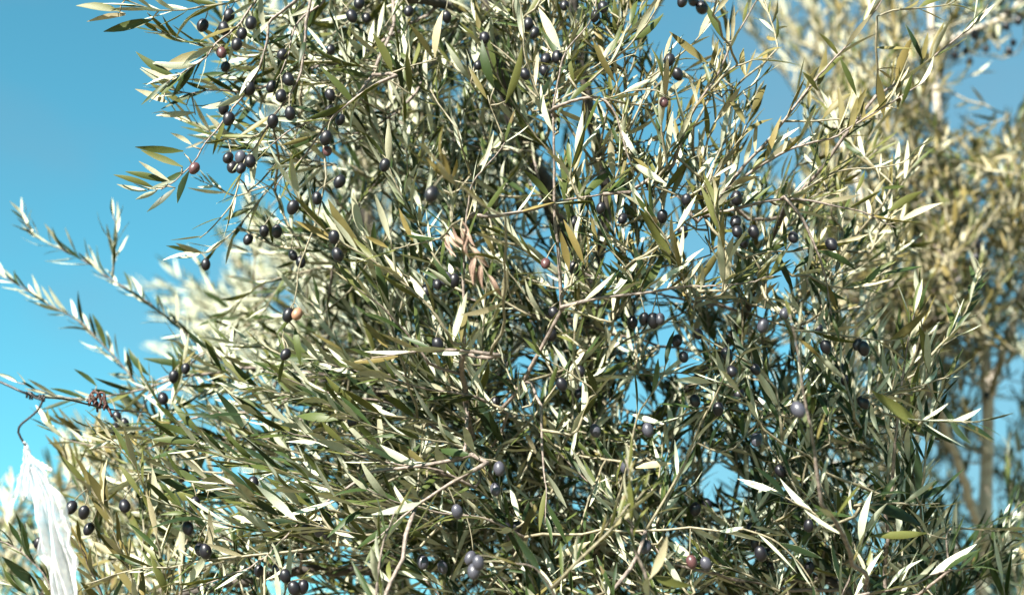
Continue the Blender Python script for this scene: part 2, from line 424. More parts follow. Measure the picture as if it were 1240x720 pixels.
def link_leaves(trees, quota):
    """pick, for each tree, the leaves that show largest as objects; the rest is one mass per tree"""
    AV, AF = [], []; off = 0; owner = []
    for tr in trees:
        for lf in tr.leaves:
            V, F, mi = COARSE[lf.v]
            AV.append(V @ lf.m[:3, :3].T + lf.m[:3, 3]); AF.append(F + off); off += len(V)
    bvh = BVHTree.FromPolygons(np.vstack(AV).tolist(), np.vstack(AF).tolist())
    C = Vector(CAM)
    for tr, q in zip(trees, quota):
        for lf in tr.leaves:
            pts = [(lf.m @ np.array([t, 0, 0, 1]))[:3] for t in (0.35, 0.55, 0.75)]
            x, y, d = proj(pts[1])
            if not (-10 < x < 1250 and -10 < y < 730) or d < 0.2: continue
            vis = 0
            for p in pts:
                v = Vector(p) - C; L = v.length; h = bvh.ray_cast(C, v.normalized(), L - 0.006)
                vis += h[0] is None
            n = lf.m[:3, 2]; n = n / np.linalg.norm(n)
            view = unit(pts[1] - CAM); ax = unit(lf.m[:3, 0])
            area = (lf.L / d) ** 2 * max(0.15, abs(n @ view)) * math.sqrt(max(0.05, 1 - (ax @ view) ** 2))
            lf.score = area * vis / 3
        for lf in sorted(tr.leaves, key=lambda l: -(l.score + (1 if l.dry else 0)))[:q]:
            if lf.score > 0 or lf.dry: lf.solo = True
        for lf in tr.leaves:
            if not lf.solo: continue
            o = bpy.data.objects.new('leaf', leaf_mesh(lf.v, lf.t, lf.dry)); col.objects.link(o)
            par = tr.twigs[lf.twig]['obj'] or tr.root
            place(o, Matrix(lf.m.tolist()), par)
        rest = [l for l in tr.leaves if not l.solo]
        VV, FF, MI, TT = [], [], [], []; off = 0
        for lf in rest:
            V, F, mi = COARSE[lf.v]
            VV.append(V @ lf.m[:3, :3].T + lf.m[:3, 3] - tr.base); FF.append(F + off); MI.append(mi); TT.append(np.full(len(V), (lf.t + 0.5) / NT)); off += len(V)
        VV = np.vstack(VV); FF = np.vstack(FF).astype(np.int32)
        me = bpy.data.meshes.new('foliage')
        me.vertices.add(len(VV)); me.vertices.foreach_set('co', VV.astype(np.float32).ravel())
        me.loops.add(FF.size); me.loops.foreach_set('vertex_index', FF.ravel())
        me.polygons.add(len(FF)); me.polygons.foreach_set('loop_start', np.arange(0, FF.size, 4, dtype=np.int32))
        me.polygons.foreach_set('loop_total', np.full(len(FF), 4, dtype=np.int32))
        me.materials.append(M_TOP); me.materials.append(M_BOT)
        me.polygons.foreach_set('material_index', np.concatenate(MI).astype(np.int32))
        me.polygons.foreach_set('use_smooth', np.ones(len(FF), dtype=bool))
        a = me.attributes.new('tint', 'FLOAT', 'POINT'); a.data.foreach_set('value', np.concatenate(TT).astype(np.float32))
        me.update(calc_edges=True); me.validate()
        o = bpy.data.objects.new('foliage', me); col.objects.link(o); place(o, Matrix.Translation(Vector(tr.base)), tr.root)
        o['kind'] = 'stuff'
        print('leaves', tr.root.name, len(tr.leaves), 'twigs', len(tr.twigs))

# ------------------------------------------------------------------ the olive tree in focus
def PL(pts, d0, d1=None):
    d1 = d0 if d1 is None else d1
    n = len(pts); return [P(x, y, d0 + (d1 - d0) * i / max(1, n - 1)) for i, (x, y) in enumerate(pts)]
fork = P(735, 900, 2.55)
A = Tree('olive_tree', (fork[0] + 0.06, fork[1] + 0.02, -0.03), 'olive tree with crisp grey-green leaves and many ripe black olives', 'tree', 0.34)
A.limb([A.base, A.base + np.array([0.03, 0.0, 0.45]), A.base + np.array([-0.02, 0.03, 0.85]), fork], 0.105, 0.055, 'trunk', sides=16, knob=0.05)
A.limb([fork] + PL([(735, 760), (725, 520), (708, 350), (690, 290), (665, 235), (645, 190), (620, 140), (606, 90), (592, 30), (587, -40), (560, -170), (540, -330)], 2.5, 2.25), 0.026, 0.007)
A.limb(PL([(708, 370), (730, 290), (735, 230), (725, 180), (712, 130), (702, 60), (697, -20), (705, -160), (720, -330)], 2.42, 2.3), 0.0125, 0.006)
A.limb(PL([(594, 34), (555, 10), (520, 2), (470, -12), (400, -40), (330, -60), (250, -90)], 2.3, 2.0), 0.009, 0.004)
A.limb(PL([(725, 560), (640, 545), (540, 500), (440, 470), (340, 452), (260, 440)], 2.5, 2.42), 0.014, 0.004)
A.limb([fork] + PL([(690, 760), (560, 690), (430, 690), (310, 700), (180, 730), (60, 770)], 2.45, 2.0), 0.016, 0.004)
A.limb(PL([(727, 560), (800, 500), (860, 440), (915, 350), (945, 265), (962, 232)], 2.48, 2.05), 0.012, 0.0035)
A.limb([fork] + PL([(790, 780), (880, 720), (980, 700), (1070, 730)], 2.45, 2.0), 0.015, 0.005)
A.limb(PL([(640, 700), (600, 600), (575, 540), (566, 500), (561, 455), (561, 428)], 2.2, 1.92), 0.0075, 0.0035, mat=M_TWIG, sides=8)

HT = []   # traced shoots: points base -> tip, depth at base and tip, options
def T(pts, d0=1.93, d1=None, **kw): HT.append((pts, d0, d1, kw))
# upper left
T([(376, -25), (376, 0), (371, 25), (369, 50), (364, 82), (357, 102), (337, 130), (315, 160), (297, 190), (287, 212)], 1.95, 1.92, leafy=0.45, r0=0.0026)
T([(395, -20), (392, 2), (367, 20), (355, 37), (351, 62), (340, 87)], 2.0, 1.96, leafy=0.4)
T([(385, -25), (357, 1), (332, 20), (324, 27), (321, 55), (310, 85), (300, 105), (282, 127), (270, 142), (260, 157), (247, 170), (240, 179), (236, 187), (217, 211), (205, 222), (185, 234)], 1.96, 1.92, leafy=0.32, r0=0.0026)
T([(330, -30), (300, 15), (287, 35), (262, 55), (247, 75), (225, 91), (200, 108)], 2.0, 1.95, leafy=0.95, L=0.062, under=0.45)
T([(340, -25), (290, 2), (250, 12), (215, 17), (185, 18), (140, 5)], 2.05, 1.97, leafy=0.85, L=0.062, under=0.5)
T([(335, 100), (300, 112), (262, 112), (225, 116), (190, 108)], 2.15, 2.0, leafy=0.95, L=0.062, under=0.6)
T([(345, 60), (300, 70), (255, 60), (215, 48), (185, 42)], 2.15, 2.02, leafy=1, L=0.06, under=0.6)
T([(350, 200), (325, 230), (300, 262), (275, 292), (258, 308), (222, 312)], 2.15, 2.1, leafy=1.0, L=0.05, under=0.5)
T([(365, 300), (345, 262), (330, 225), (290, 235), (262, 222), (245, 215)], 2.05, 2.1, leafy=0.8, L=0.05, under=0.5)
T([(330, 150), (310, 165), (290, 168), (262, 172)], 1.98, 1.96, leafy=0.7)
T([(430, 120), (400, 135), (370, 150), (350, 160), (325, 178)], 2.0, 1.96, leafy=0.6)
T([(395, 215), (383, 270), (372, 305), (366, 325), (362, 360), (358, 385), (352, 400), (346, 420)], 1.93, 1.9, leafy=0.12, r0=0.0016)
T([(300, 232), (291, 215), (285, 240), (272, 262), (250, 292)], 1.95, 1.92, leafy=0.25, r0=0.0014)
T([(480, 92), (460, 100), (430, 120), (405, 140), (385, 165), (368, 190), (347, 208), (335, 228)], 1.95, 1.92, leafy=0.3, r0=0.0028)
# left shoots, further back
T([(420, 450), (330, 450), (260, 432), (220, 400), (200, 384), (175, 367), (155, 355), (130, 340), (95, 317), (62, 300), (37, 285), (21, 258)], 2.5, 2.42, leafy=1.0, L=0.055, under=0.8, r0=0.003, step=0.014, start=0.32, tone=0.25, spread=(14, 62), sunb=0.9)
T([(136, 336), (138, 315), (140, 300), (142, 280), (138, 263)], 2.42, 2.4, leafy=1.0, L=0.055, under=0.85, connect=False, step=0.015, tone=0.25, spread=(14, 62), sunb=0.9)
T([(330, 470), (250, 470), (175, 472), (160, 457), (145, 440), (125, 417), (107, 397), (87, 382), (62, 370), (40, 355), (15, 343), (-15, 330)], 2.45, 2.42, leafy=1.0, L=0.055, under=0.8, r0=0.0028, step=0.015, start=0.35, tone=0.25, spread=(14, 62), sunb=0.9)
T([(250, 425), (215, 452), (187, 465), (177, 492), (165, 522), (158, 545)], 2.3, 2.25, leafy=0.15, r0=0.002)
T([(380, 452), (310, 445), (260, 450), (215, 455), (170, 470), (110, 482), (60, 478), (25, 465)], 2.3, 2.2, leafy=0.85, L=0.055, under=0.5, r0=0.003)
T([(330, 500), (270, 500), (220, 510), (160, 520), (110, 512)], 2.2, 2.15, leafy=0.95, L=0.062, under=0.5)
T([(340, 530), (280, 530), (220, 535), (170, 545), (100, 540), (60, 520)], 2.25, 2.25, leafy=0.9, L=0.06, under=0.6)
T([(310, 400), (285, 380), (262, 355), (250, 330), (238, 318)], 2.7, 2.8, leafy=1.0, L=0.06, under=0.7)
# lower left
T([(560, 555), (502, 565), (450, 572), (435, 582), (410, 600), (380, 622), (355, 642), (332, 665), (310, 680), (275, 695), (225, 710), (190, 718)], 1.93, 1.9, leafy=0.5, r0=0.0026)
T([(400, 660), (350, 668), (310, 672), (250, 681), (200, 690), (150, 697), (95, 712)], 1.9, 1.88, leafy=0.45, r0=0.0024, tone=0.65)
T([(215, 760), (200, 705), (190, 650), (180, 610), (165, 570), (138, 538)], 1.9, 1.9, leafy=1.0, L=0.065, tone=0.68, under=0.25)
T([(175, 760), (160, 700), (145, 660), (132, 620), (110, 580)], 1.92, 1.9, leafy=1.0, L=0.062, tone=0.7, under=0.25)
T([(135, 770), (125, 720), (112, 690), (100, 655)], 1.95, 1.9, leafy=1.0, L=0.06, tone=0.75)
T([(70, 760), (60, 705), (35, 672), (0, 652), (-30, 645)], 2.1, 2.1, leafy=0.9, L=0.06)
T([(100, 780), (60, 740), (30, 712), (-10, 690)], 2.1, 2.1, leafy=0.9, L=0.06)
T([(590, 560), (560, 577), (510, 610), (470, 640), (445, 660)], 1.85, 1.82, leafy=0.5, r0=0.0036)
T([(452, 770), (455, 712), (457, 680), (465, 642), (472, 620)], 1.72, 1.74, leafy=0.8, L=0.058, r0=0.003)
T([(330, 760), (345, 715), (336, 690), (320, 670)], 1.85, 1.85, leafy=0.6)
for x, y, l in ((520, 470, 1.95), (470, 500, 1.97), (430, 540, 2.0), (500, 530, 1.9), (420, 480, 2.0), (380, 520, 2.02), (330, 570, 1.98), (300, 600, 1.95), (400, 590, 1.9), (360, 610, 1.92), (440, 610, 1.86), (540, 620, 1.9), (480, 560, 1.93), (290, 560, 2.0), (260, 585, 2.02), (340, 480, 2.1), (450, 450, 2.05), (390, 640, 1.86), (310, 640, 1.9)):
    T([(x + 95, y + 30), (x + 50, y + 8), (x, y), (x - 55, y - 14), (x - 95, y - 30)], l + 0.08, l - 0.03, leafy=0.9, L=0.066, under=0.3, upbias=0.1)
# centre
T([(605, 430), (560, 425), (510, 427), (470, 432), (440, 440)], 1.86, 1.82, leafy=0.75, r0=0.0034, upbias=0.5)
T([(561, 430), (563, 390), (562, 340), (565, 290), (570, 255), (576, 225), (600, 195), (618, 172)], 1.92, 1.92, leafy=0.35, r0=0.0032)
T([(540, 400), (520, 372), (485, 342), (455, 322), (422, 305), (395, 285), (370, 255), (352, 220)], 1.88, 1.86, leafy=0.8, L=0.068, r0=0.0024, upbias=0.5, tone=0.55)
T([(612, 262), (587, 250), (560, 230), (545, 220), (512, 182)], 1.66, 1.62, leafy=0.9, L=0.052, tone=0.78)
T([(560, 300), (542, 287), (495, 296), (470, 300)], 1.86, 1.84, leafy=0.6)
T([(545, 340), (520, 300), (500, 262), (478, 215), (455, 175)], 1.95, 1.95, leafy=0.95, L=0.062, upbias=0.4)
T([(480, 420), (470, 380), (455, 345), (440, 300)], 1.95, 1.93, leafy=0.9, L=0.064)
T([(520, 440), (490, 400), (462, 372), (425, 345)], 1.9, 1.86, leafy=0.9, L=0.064, tone=0.55)
T([(420, 430), (400, 400), (380, 370), (350, 345)], 2.15, 2.2, leafy=0.9, L=0.06, under=0.5)
T([(600, 262), (645, 254), (670, 246), (720, 237), (760, 230), (810, 224)], 1.92, 1.95, leafy=0.6, r0=0.003, upbias=0.6)
T([(680, 375), (677, 320), (675, 292), (671, 255), (670, 200), (669, 137), (671, 100), (679, 67), (692, 47), (710, 22), (716, -8)], 1.95, 1.93, leafy=0.3, r0=0.0032)
T([(669, 150), (650, 110), (637, 75), (634, 40), (632, -5)], 1.96, 1.96, leafy=0.4)
T([(672, 125), (705, 105), (737, 77), (765, 50), (800, 5), (812, -20)], 1.95, 1.9, leafy=0.75, r0=0.0024, tone=0.6)
T([(672, 130), (702, 120), (730, 120), (745, 140), (750, 160), (757, 185), (765, 215)], 1.92, 1.9, leafy=0.55, r0=0.003)
T([(735, 120), (762, 112), (780, 111), (800, 114), (817, 122)], 1.92, 1.9, leafy=0.25, r0=0.0015)
T([(815, 200), (820, 185), (832, 150), (845, 125), (865, 95), (880, 62), (890, 40), (912, 7), (925, -15)], 1.95, 1.92, leafy=0.6, r0=0.0028, upbias=0.5, tone=0.62)
T([(860, 110), (885, 82), (905, 73), (932, 66)], 1.93, 1.9, leafy=0.4)
T([(808, 200), (800, 150), (805, 122), (803, 85)], 1.93, 1.9, leafy=0.8, L=0.055, tone=0.5)
T([(850, 215), (855, 170), (870, 140), (895, 115), (925, 95)], 1.95, 1.95, leafy=0.9, L=0.05, tone=0.6)
T([(680, 372), (720, 362), (760, 358), (802, 353), (832, 350), (872, 352), (910, 350), (938, 344)], 1.92, 1.88, leafy=0.95, L=0.062, r0=0.0032, upbias=0.9, tone=0.5)
T([(830, 345), (820, 310), (805, 280), (785, 245)], 1.9, 1.88, leafy=0.9, L=0.07, upbias=0.5, tone=0.55)
T([(770, 355), (762, 330), (745, 312), (725, 300)], 1.93, 1.93, leafy=0.9, L=0.06, tone=0.3)
T([(795, 300), (827, 272), (852, 255), (880, 228)], 1.9, 1.9, leafy=0.7, upbias=0.5, under=0.5)
T([(875, 352), (877, 315), (872, 280), (868, 250)], 1.86, 1.85, leafy=0.8, L=0.065, tone=0.6)
T([(735, 235), (750, 205), (755, 175), (760, 140)], 1.96, 1.95, leafy=0.85, L=0.06, tone=0.5)
T([(700, 240), (690, 210), (700, 180), (706, 150)], 1.93, 1.93, leafy=0.85, L=0.06, tone=0.5, under=0.45)
T([(790, 235), (800, 205), (815, 180), (830, 160)], 1.95, 1.93, leafy=0.9, L=0.06, tone=0.6)
T([(830, 240), (860, 220), (880, 190), (905, 160)], 1.95, 1.93, leafy=0.9, L=0.055, tone=0.6)
# right
T([(845, 268), (880, 228), (905, 197), (930, 172), (955, 145), (985, 107), (1012, 77), (1035, 52), (1062, 20), (1080, -8)], 1.95, 1.92, leafy=0.6, r0=0.0032, upbias=0.6, tone=0.66)
T([(890, 222), (930, 195), (962, 180), (1010, 172), (1030, 162), (1067, 145), (1092, 130), (1124, 110)], 1.94, 1.9, leafy=0.6, r0=0.0026, upbias=1.0, tone=0.7)
T([(945, 147), (985, 146), (1017, 144), (1060, 141)], 1.95, 1.93, leafy=0.3, tone=0.7, upbias=0.8)
T([(1062, 115), (1080, 105), (1117, 78), (1155, 50), (1180, 30), (1200, 5)], 2.0, 1.98, leafy=0.55, upbias=0.6, tone=0.65)
T([(1062, 20), (1085, 12), (1115, 10), (1140, 5), (1160, -8)], 1.95, 1.95, leafy=0.45, r0=0.0015, tone=0.6)
T([(860, 262), (900, 250), (930, 243), (962, 240), (1005, 246), (1035, 254), (1070, 266), (1090, 272)], 1.93, 1.9, leafy=0.75, r0=0.0032, upbias=0.9, tone=0.68, under=0.35)
T([(955, 242), (985, 222), (1012, 207), (1050, 200), (1085, 192), (1112, 178)], 1.95, 1.93, leafy=0.7, upbias=0.6, tone=0.66)
T([(950, 238), (970, 262), (985, 292), (1000, 325), (1010, 355), (1016, 385)], 1.9, 1.88, leafy=0.55, r0=0.003, tone=0.5)
T([(900, 312), (930, 305), (957, 305), (992, 300), (1020, 305)], 1.93, 1.93, leafy=0.7, tone=0.4)
T([(925, 345), (940, 320), (960, 290), (985, 265)], 1.95, 1.95, leafy=0.8, tone=0.5)
T([(1000, 345), (1030, 350), (1050, 340), (1072, 322)], 1.95, 1.95, leafy=0.7, tone=0.4)
T([(995, 610), (990, 580), (985, 540), (975, 495), (965, 455), (957, 415), (948, 385)], 1.66, 1.62, leafy=0.75, r0=0.0032, L=0.052, tone=0.5)
T([(960, 400), (1000, 402), (1032, 407), (1070, 414), (1100, 415)], 1.9, 1.9, leafy=0.6, upbias=0.8, tone=0.6)
T([(1090, 475), (1095, 440), (1100, 410), (1108, 375)], 1.92, 1.92, leafy=1.0, upbias=0.5, tone=0.62, L=0.055)
T([(1120, 470), (1130, 440), (1142, 415), (1160, 400)], 1.92, 1.92, leafy=0.9, upbias=0.5, tone=0.62, L=0.055)
T([(1045, 480), (1075, 475), (1110, 470), (1135, 462), (1165, 452)], 1.9, 1.9, leafy=0.7, tone=0.45)
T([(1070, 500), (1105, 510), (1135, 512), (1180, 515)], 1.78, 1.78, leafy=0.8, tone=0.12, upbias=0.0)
# lower right (sprays with shade put into the leaf colour by low tone)
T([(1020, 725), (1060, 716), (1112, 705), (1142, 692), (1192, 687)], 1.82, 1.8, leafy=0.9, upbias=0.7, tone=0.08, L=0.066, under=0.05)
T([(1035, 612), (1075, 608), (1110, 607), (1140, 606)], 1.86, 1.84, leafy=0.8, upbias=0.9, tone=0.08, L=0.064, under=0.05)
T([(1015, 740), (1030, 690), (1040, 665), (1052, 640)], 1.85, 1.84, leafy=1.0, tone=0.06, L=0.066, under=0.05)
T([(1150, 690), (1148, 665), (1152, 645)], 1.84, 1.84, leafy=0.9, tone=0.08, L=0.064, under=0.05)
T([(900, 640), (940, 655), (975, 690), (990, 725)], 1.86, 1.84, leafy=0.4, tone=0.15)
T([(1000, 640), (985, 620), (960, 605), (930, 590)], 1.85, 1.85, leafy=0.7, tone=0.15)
T([(692, 765), (672, 715), (648, 683), (616, 676)], 1.72, 1.68, leafy=0.4, r0=0.003)
T([(785, 740), (782, 700), (765, 660), (760, 600), (752, 560)], 1.68, 1.66, leafy=0.9, L=0.052, tone=0.5, r0=0.003)
T([(720, 660), (740, 640), (755, 615), (775, 590)], 1.66, 1.66, leafy=1.0, L=0.05, tone=0.55)
T([(655, 490), (657, 540), (661, 590), (665, 640)], 1.95, 1.9, leafy=0.4, r0=0.0026)
T([(700, 520), (715, 480), (722, 475), (690, 450), (655, 432)], 1.92, 1.9, leafy=0.6, r0=0.0024)
T([(830, 560), (845, 520), (860, 490), (880, 450), (905, 420)], 1.9, 1.85, leafy=0.6, tone=0.25)
T([(760, 560), (775, 500), (800, 465), (812, 430)], 1.9, 1.88, leafy=0.5, tone=0.3)
T([(925, 520), (900, 480), (870, 462), (830, 465)], 1.88, 1.86, leafy=0.7, tone=0.3)
T([(940, 470), (910, 440), (880, 420), (845, 400)], 1.9, 1.9, leafy=0.8, tone=0.25)
T([(560, 265), (558, 280), (572, 305), (588, 338)], 1.76, 1.74, leafy=0.0, r0=0.0018)      # withered shoot
WITHERED = len(HT) - 1
withered_idx = None
for k, (pts, d0, d1, kw) in enumerate(HT):
    i = A.twig(PL(pts, d0, d1), **kw); A.twigs[i]['hero'] = True
    if k == WITHERED: withered_idx = i

# traced single leaves: base x,y, tip x,y, depth, tint, facing (+ upper side, - underside towards the viewer)
HL = """222 183 163 179 .5 +|221 202 170 182 .5 +|205 221 152 204 .5 +|186 227 139 208 .5 +|178 231 142 224 .6 -|190 231 165 242 .4 -|212 228 176 255 .1 +|229 207 209 245 .1 +
205 219 168 195 .6 -|232 175 209 159 .6 -|236 136 189 140 .6 -|250 62 184 85 .8 +|212 93 161 69 .45 +|203 124 169 107 .7 -|218 97 170 86 .7 -|225 127 180 100 .6 +|220 50 185 41 .5 +|145 14 94 1 .5 +|152 18 109 20 .8 -|186 24 126 38 .4 +
117 467 93 444 .3 +|157 455 131 450 .3 +|180 454 150 424 .2 +|235 442 173 435 .3 +|240 536 182 527 .45 +|240 530 193 508 .4 +|296 520 267 471 .05 +|250 422 225 400 .1 +|132 617 106 569 .75 +|137 637 113 597 .75 +|170 600 146 559 .6 +|131 605 118 562 .75 +|237 599 180 571 .15 +|250 597 215 561 .3 +|253 675 259 617 .8 -|252 604 177 594 .5 +|122 700 90 669 .8 +|27 660 10 631 .2 +|47 667 30 632 .2 +|50 715 3 672 .2 +
437 300 390 247 .75 +|440 285 422 235 .6 -|472 290 455 235 .6 -|500 292 482 252 .95 +|470 300 442 285 .9 +|540 217 517 190 .95 +|545 215 535 180 .95 +|547 217 557 193 .95 +|470 422 440 388 .95 +|482 431 425 440 .9 +|457 482 421 450 .1 +|410 508 354 503 .3 +|461 540 460 492 .7 -|597 535 574 467 .08 +|595 515 567 487 .15 +|357 397 365 439 .5 +|344 433 335 465 .5 +|355 383 333 403 .5 +
679 61 651 9 .8 -|745 100 715 50 .75 +|767 50 808 21 .3 +|857 77 810 39 .85 +|877 49 850 0 .4 +|860 85 870 47 .7 +|902 150 885 115 .7 +|910 136 927 99 .7 +|990 105 1005 63 .75 +|990 110 975 85 .7 +|1016 68 995 37 .6 +|1017 70 1040 115 .5 +|1070 142 1065 88 .8 +|1047 150 1041 107 .75 +|1029 160 1040 118 .75 +|1019 158 1021 105 .7 +|1087 132 1092 90 .7 +|1092 126 1107 90 .5 +|1085 97 1099 42 .75 +|1125 75 1142 25 .7 +|1117 72 1096 32 .05 +
1090 268 1137 241 .8 -|1075 257 1115 226 .7 +|1055 248 1068 212 .7 +|1036 233 1050 207 .6 +|1068 228 1097 225 .35 +|990 303 1042 320 .4 +|1045 345 1070 324 .2 +|812 320 782 247 .6 +|812 240 832 192 .6 +|792 240 772 195 .1 +|877 352 880 285 .8 -|877 300 866 247 .8 +|765 347 735 315 .1 +|775 345 757 315 .1 +|782 340 770 295 .05 +|689 327 680 280 .95 +|707 320 685 265 .8 +|667 240 637 202 .5 +|687 235 707 192 .8 -|960 350 937 305 .15 +
967 410 997 432 .9 +|1115 517 1055 472 .6 +|1116 517 1155 530 .0 +|1135 485 1167 522 .0 +|1170 512 1205 532 .0 +|1150 508 1172 540 .0 +|1124 452 1120 392 .5 +|1147 685 1160 632 .05 +|1088 607 1094 562 .0 +|1111 600 1116 542 .0 +|1067 605 1085 572 .3 +|1117 600 1137 577 .2 +|1047 612 1122 627 .0 +|1122 645 1055 650 .6 +|787 700 815 652 .8 -|790 697 837 715 .6 +|715 655 672 676 .8 -|770 566 812 556 .9 -
430 128 392 78 .4 +|448 95 402 78 .45 +|525 72 500 25 .6 +|527 70 529 12 .8 -|497 115 492 63 .7 +|475 88 457 38 .6 +|500 38 465 2 .0 +|445 45 395 32 .05 +|450 50 428 25 .05 +|378 165 340 178 .7 +|350 30 335 38 .1 +|345 55 333 82 .05 +|590 120 566 80 .7 +|598 106 577 50 .3 +|612 125 640 60 .6 +"""
for row in HL.replace('\n', '|').split('|'):
    if not row.strip(): continue
    x0, y0, x1, y1, ti, sg = row.split(); x0, y0, x1, y1, ti = map(float, (x0, y0, x1, y1, ti))
    # depth comes from the shoot the leaf grows on
    best, dep = 1e9, 1.92
    for t in A.twigs:
        if not t.get('hero'): continue
        c = t['c'][::2]; v = c - CAM; dd = v @ fwd
        q = (620 + (v @ rgt) / (dd * K) - x0) ** 2 + (360 - (v @ upv) / (dd * K) - y0) ** 2
        j = int(np.argmin(q))
        if q[j] + 2000 * abs(dd[j] - 1.92) < best: best, dep, near = q[j] + 2000 * abs(dd[j] - 1.92), dd[j], c[j]
    b = P(x0, y0, dep); tp = P(x1, y1, dep + rng.normal() * 0.012)
    nrm = unit(CAM - b) * 0.85 + to_sun * 0.25 + rnd3() * 0.35
    if sg == '-': nrm = -nrm
    ti = max(0.02, ti)
    if np.linalg.norm(near - b) > 0.006:      # its own little side shoot
        i = A.twig([near, (near + b) / 2 + rnd3() * 0.002, b], r0=0.0014, leafy=0, connect=False); A.twigs[i]['hero'] = True
    A.add_leaf(b, tp, nrm, ti + rng.normal() * 0.05)
# withered tuft
for k in range(20):
    c = A.twigs[withered_idx]['c']; b = c[int(rng.uniform(0.05, 0.98) * (len(c) - 1))]
    dn = P(600 + rng.normal() * 14, 385, 1.74) - b
    A.leaves.append(Leaf(leaf_matrix(b, unit(dn) + rnd3() * 0.28, unit(CAM - b) * 0.5 + rnd3(), rng.uniform(0.026, 0.044)), 0, int(rng.integers(NT)), withered_idx, True, 0.04))

# the rest of the crown
fill(A, 14, (690, 160, 940, 350), (1.9, 2.05), 82, 22, L=0.057, tone=0.5, length=(0.1, 0.19), gaps=False, upbias=0.5)
fill(A, 8, (620, -20, 740, 150), (1.93, 2.2), 80, 30, L=0.057, tone=0.45, gaps=False)
fill(A, 10, (740, 0, 920, 190), (1.93, 2.2), 72, 25, L=0.05, tone=0.6, gaps=False, length=(0.1, 0.18))
fill(A, 11, (680, -20, 950, 210), (1.95, 2.2), 75, 30, L=0.057, tone=0.6, length=(0.1, 0.2))
fill(A, 26, (300, -60, 440, 200), (2.0, 2.5), 185, 40, L=0.057, under=0.45)
fill(A, 46, (430, -60, 640, 230), (1.98, 2.55), 115, 35, L=0.057, under=0.35)
fill(A, 8, (640, -60, 760, 120), (2.0, 2.45), 80, 30, L=0.057, tone=0.5)
fill(A, 8, (760, -60, 900, 60), (2.0, 2.4), 70, 30, L=0.057, tone=0.55)
fill(A, 50, (420, 220, 700, 450), (1.97, 2.5), 125, 40, L=0.057, under=0.35)
fill(A, 22, (300, 280, 440, 440), (2.1, 2.6), 160, 35, L=0.057, under=0.55)
fill(A, 62, (230, 430, 560, 740), (2.0, 2.5), 168, 28, L=0.06, under=0.35)
fill(A, 18, (90, 500, 240, 740), (2.05, 2.5), 140, 35, L=0.06, under=0.45, tone=0.55)
fill(A, 90, (540, 420, 800, 740), (1.92, 2.5), 100, 60, L=0.057, under=0.3, tone=0.35)
fill(A, 32, (690, 180, 930, 330), (2.0, 2.5), 80, 30, L=0.057, tone=0.45)
fill(A, 34, (700, 330, 950, 420), (1.97, 2.4), 80, 40, L=0.057, tone=0.4)
fill(A, 16, (930, 150, 1080, 380), (2.0, 2.4), 55, 35, L=0.057, tone=0.6)
fill(A, 66, (800, 430, 1010, 740), (1.93, 2.4), 90, 55, L=0.057, tone=0.2, under=0.18)  # low tone puts the lower right shade into the leaf colour
fill(A, 20, (1000, 380, 1150, 740), (1.97, 2.35), 75, 40, L=0.057, tone=0.25, under=0.15)  # same shade painted in by low tone
fill(A, 40, (300, -420, 900, -60), (1.9, 2.7), 100, 50, L=0.057)
fill(A, 40, (200, 740, 1100, 980), (1.9, 2.6), 100, 60, L=0.057)
fill(A, 40, (400, 60, 690, 700), (2.55, 3.0), 100, 60, L=0.057, under=0.4)

fill(A, 46, (430, 230, 1000, 740), (2.25, 2.95), 90, 60, L=0.057, under=0.15, tone=0.12)  # crown interior: shade painted in as very dark leaf tone
fill(A, 30, (400, -40, 640, 260), (2.3, 2.9), 100, 60, L=0.057, under=0.15, tone=0.12)  # upper interior, with the same painted shade
fill(A, 16, (1050, 560, 1250, 740), (1.9, 2.2), 70, 40, L=0.064, tone=0.06, under=0.06)  # dark leaf tone stands in for shade at the corner
fill(A, 6, (1080, 470, 1200, 590), (1.85, 2.1), 60, 40, L=0.06, tone=0.1, under=0.08)  # shade again put into the leaf tone
# unseen bough added over the viewer's head to shade the lower right shoots
A.limb(PL([(587, -40), (600, -200), (640, -330)], 2.25, 1.9) + PL([(700, -420), (760, -470)], 1.6, 1.3), 0.008, 0.003)
for _ in range(42):
    tg = P(rng.uniform(790, 1170), rng.uniform(440, 740), 1.92); p = tg + to_sun * rng.uniform(0.62, 0.95)
    x, y, d = proj(p)
    if y > -110: p = p + UP * 0.0 + to_sun * 0.15
    D = unit(rnd3() + UP * 0.3); L = rng.uniform(0.12, 0.24)
    if max(proj(p + D * L * 0.5)[1], proj(p - D * L * 0.5)[1]) > -70: continue
    A.twig([p - D * L * 0.5, p + rnd3() * 0.01, p + D * L * 0.5], r0=0.0018, L=0.06)

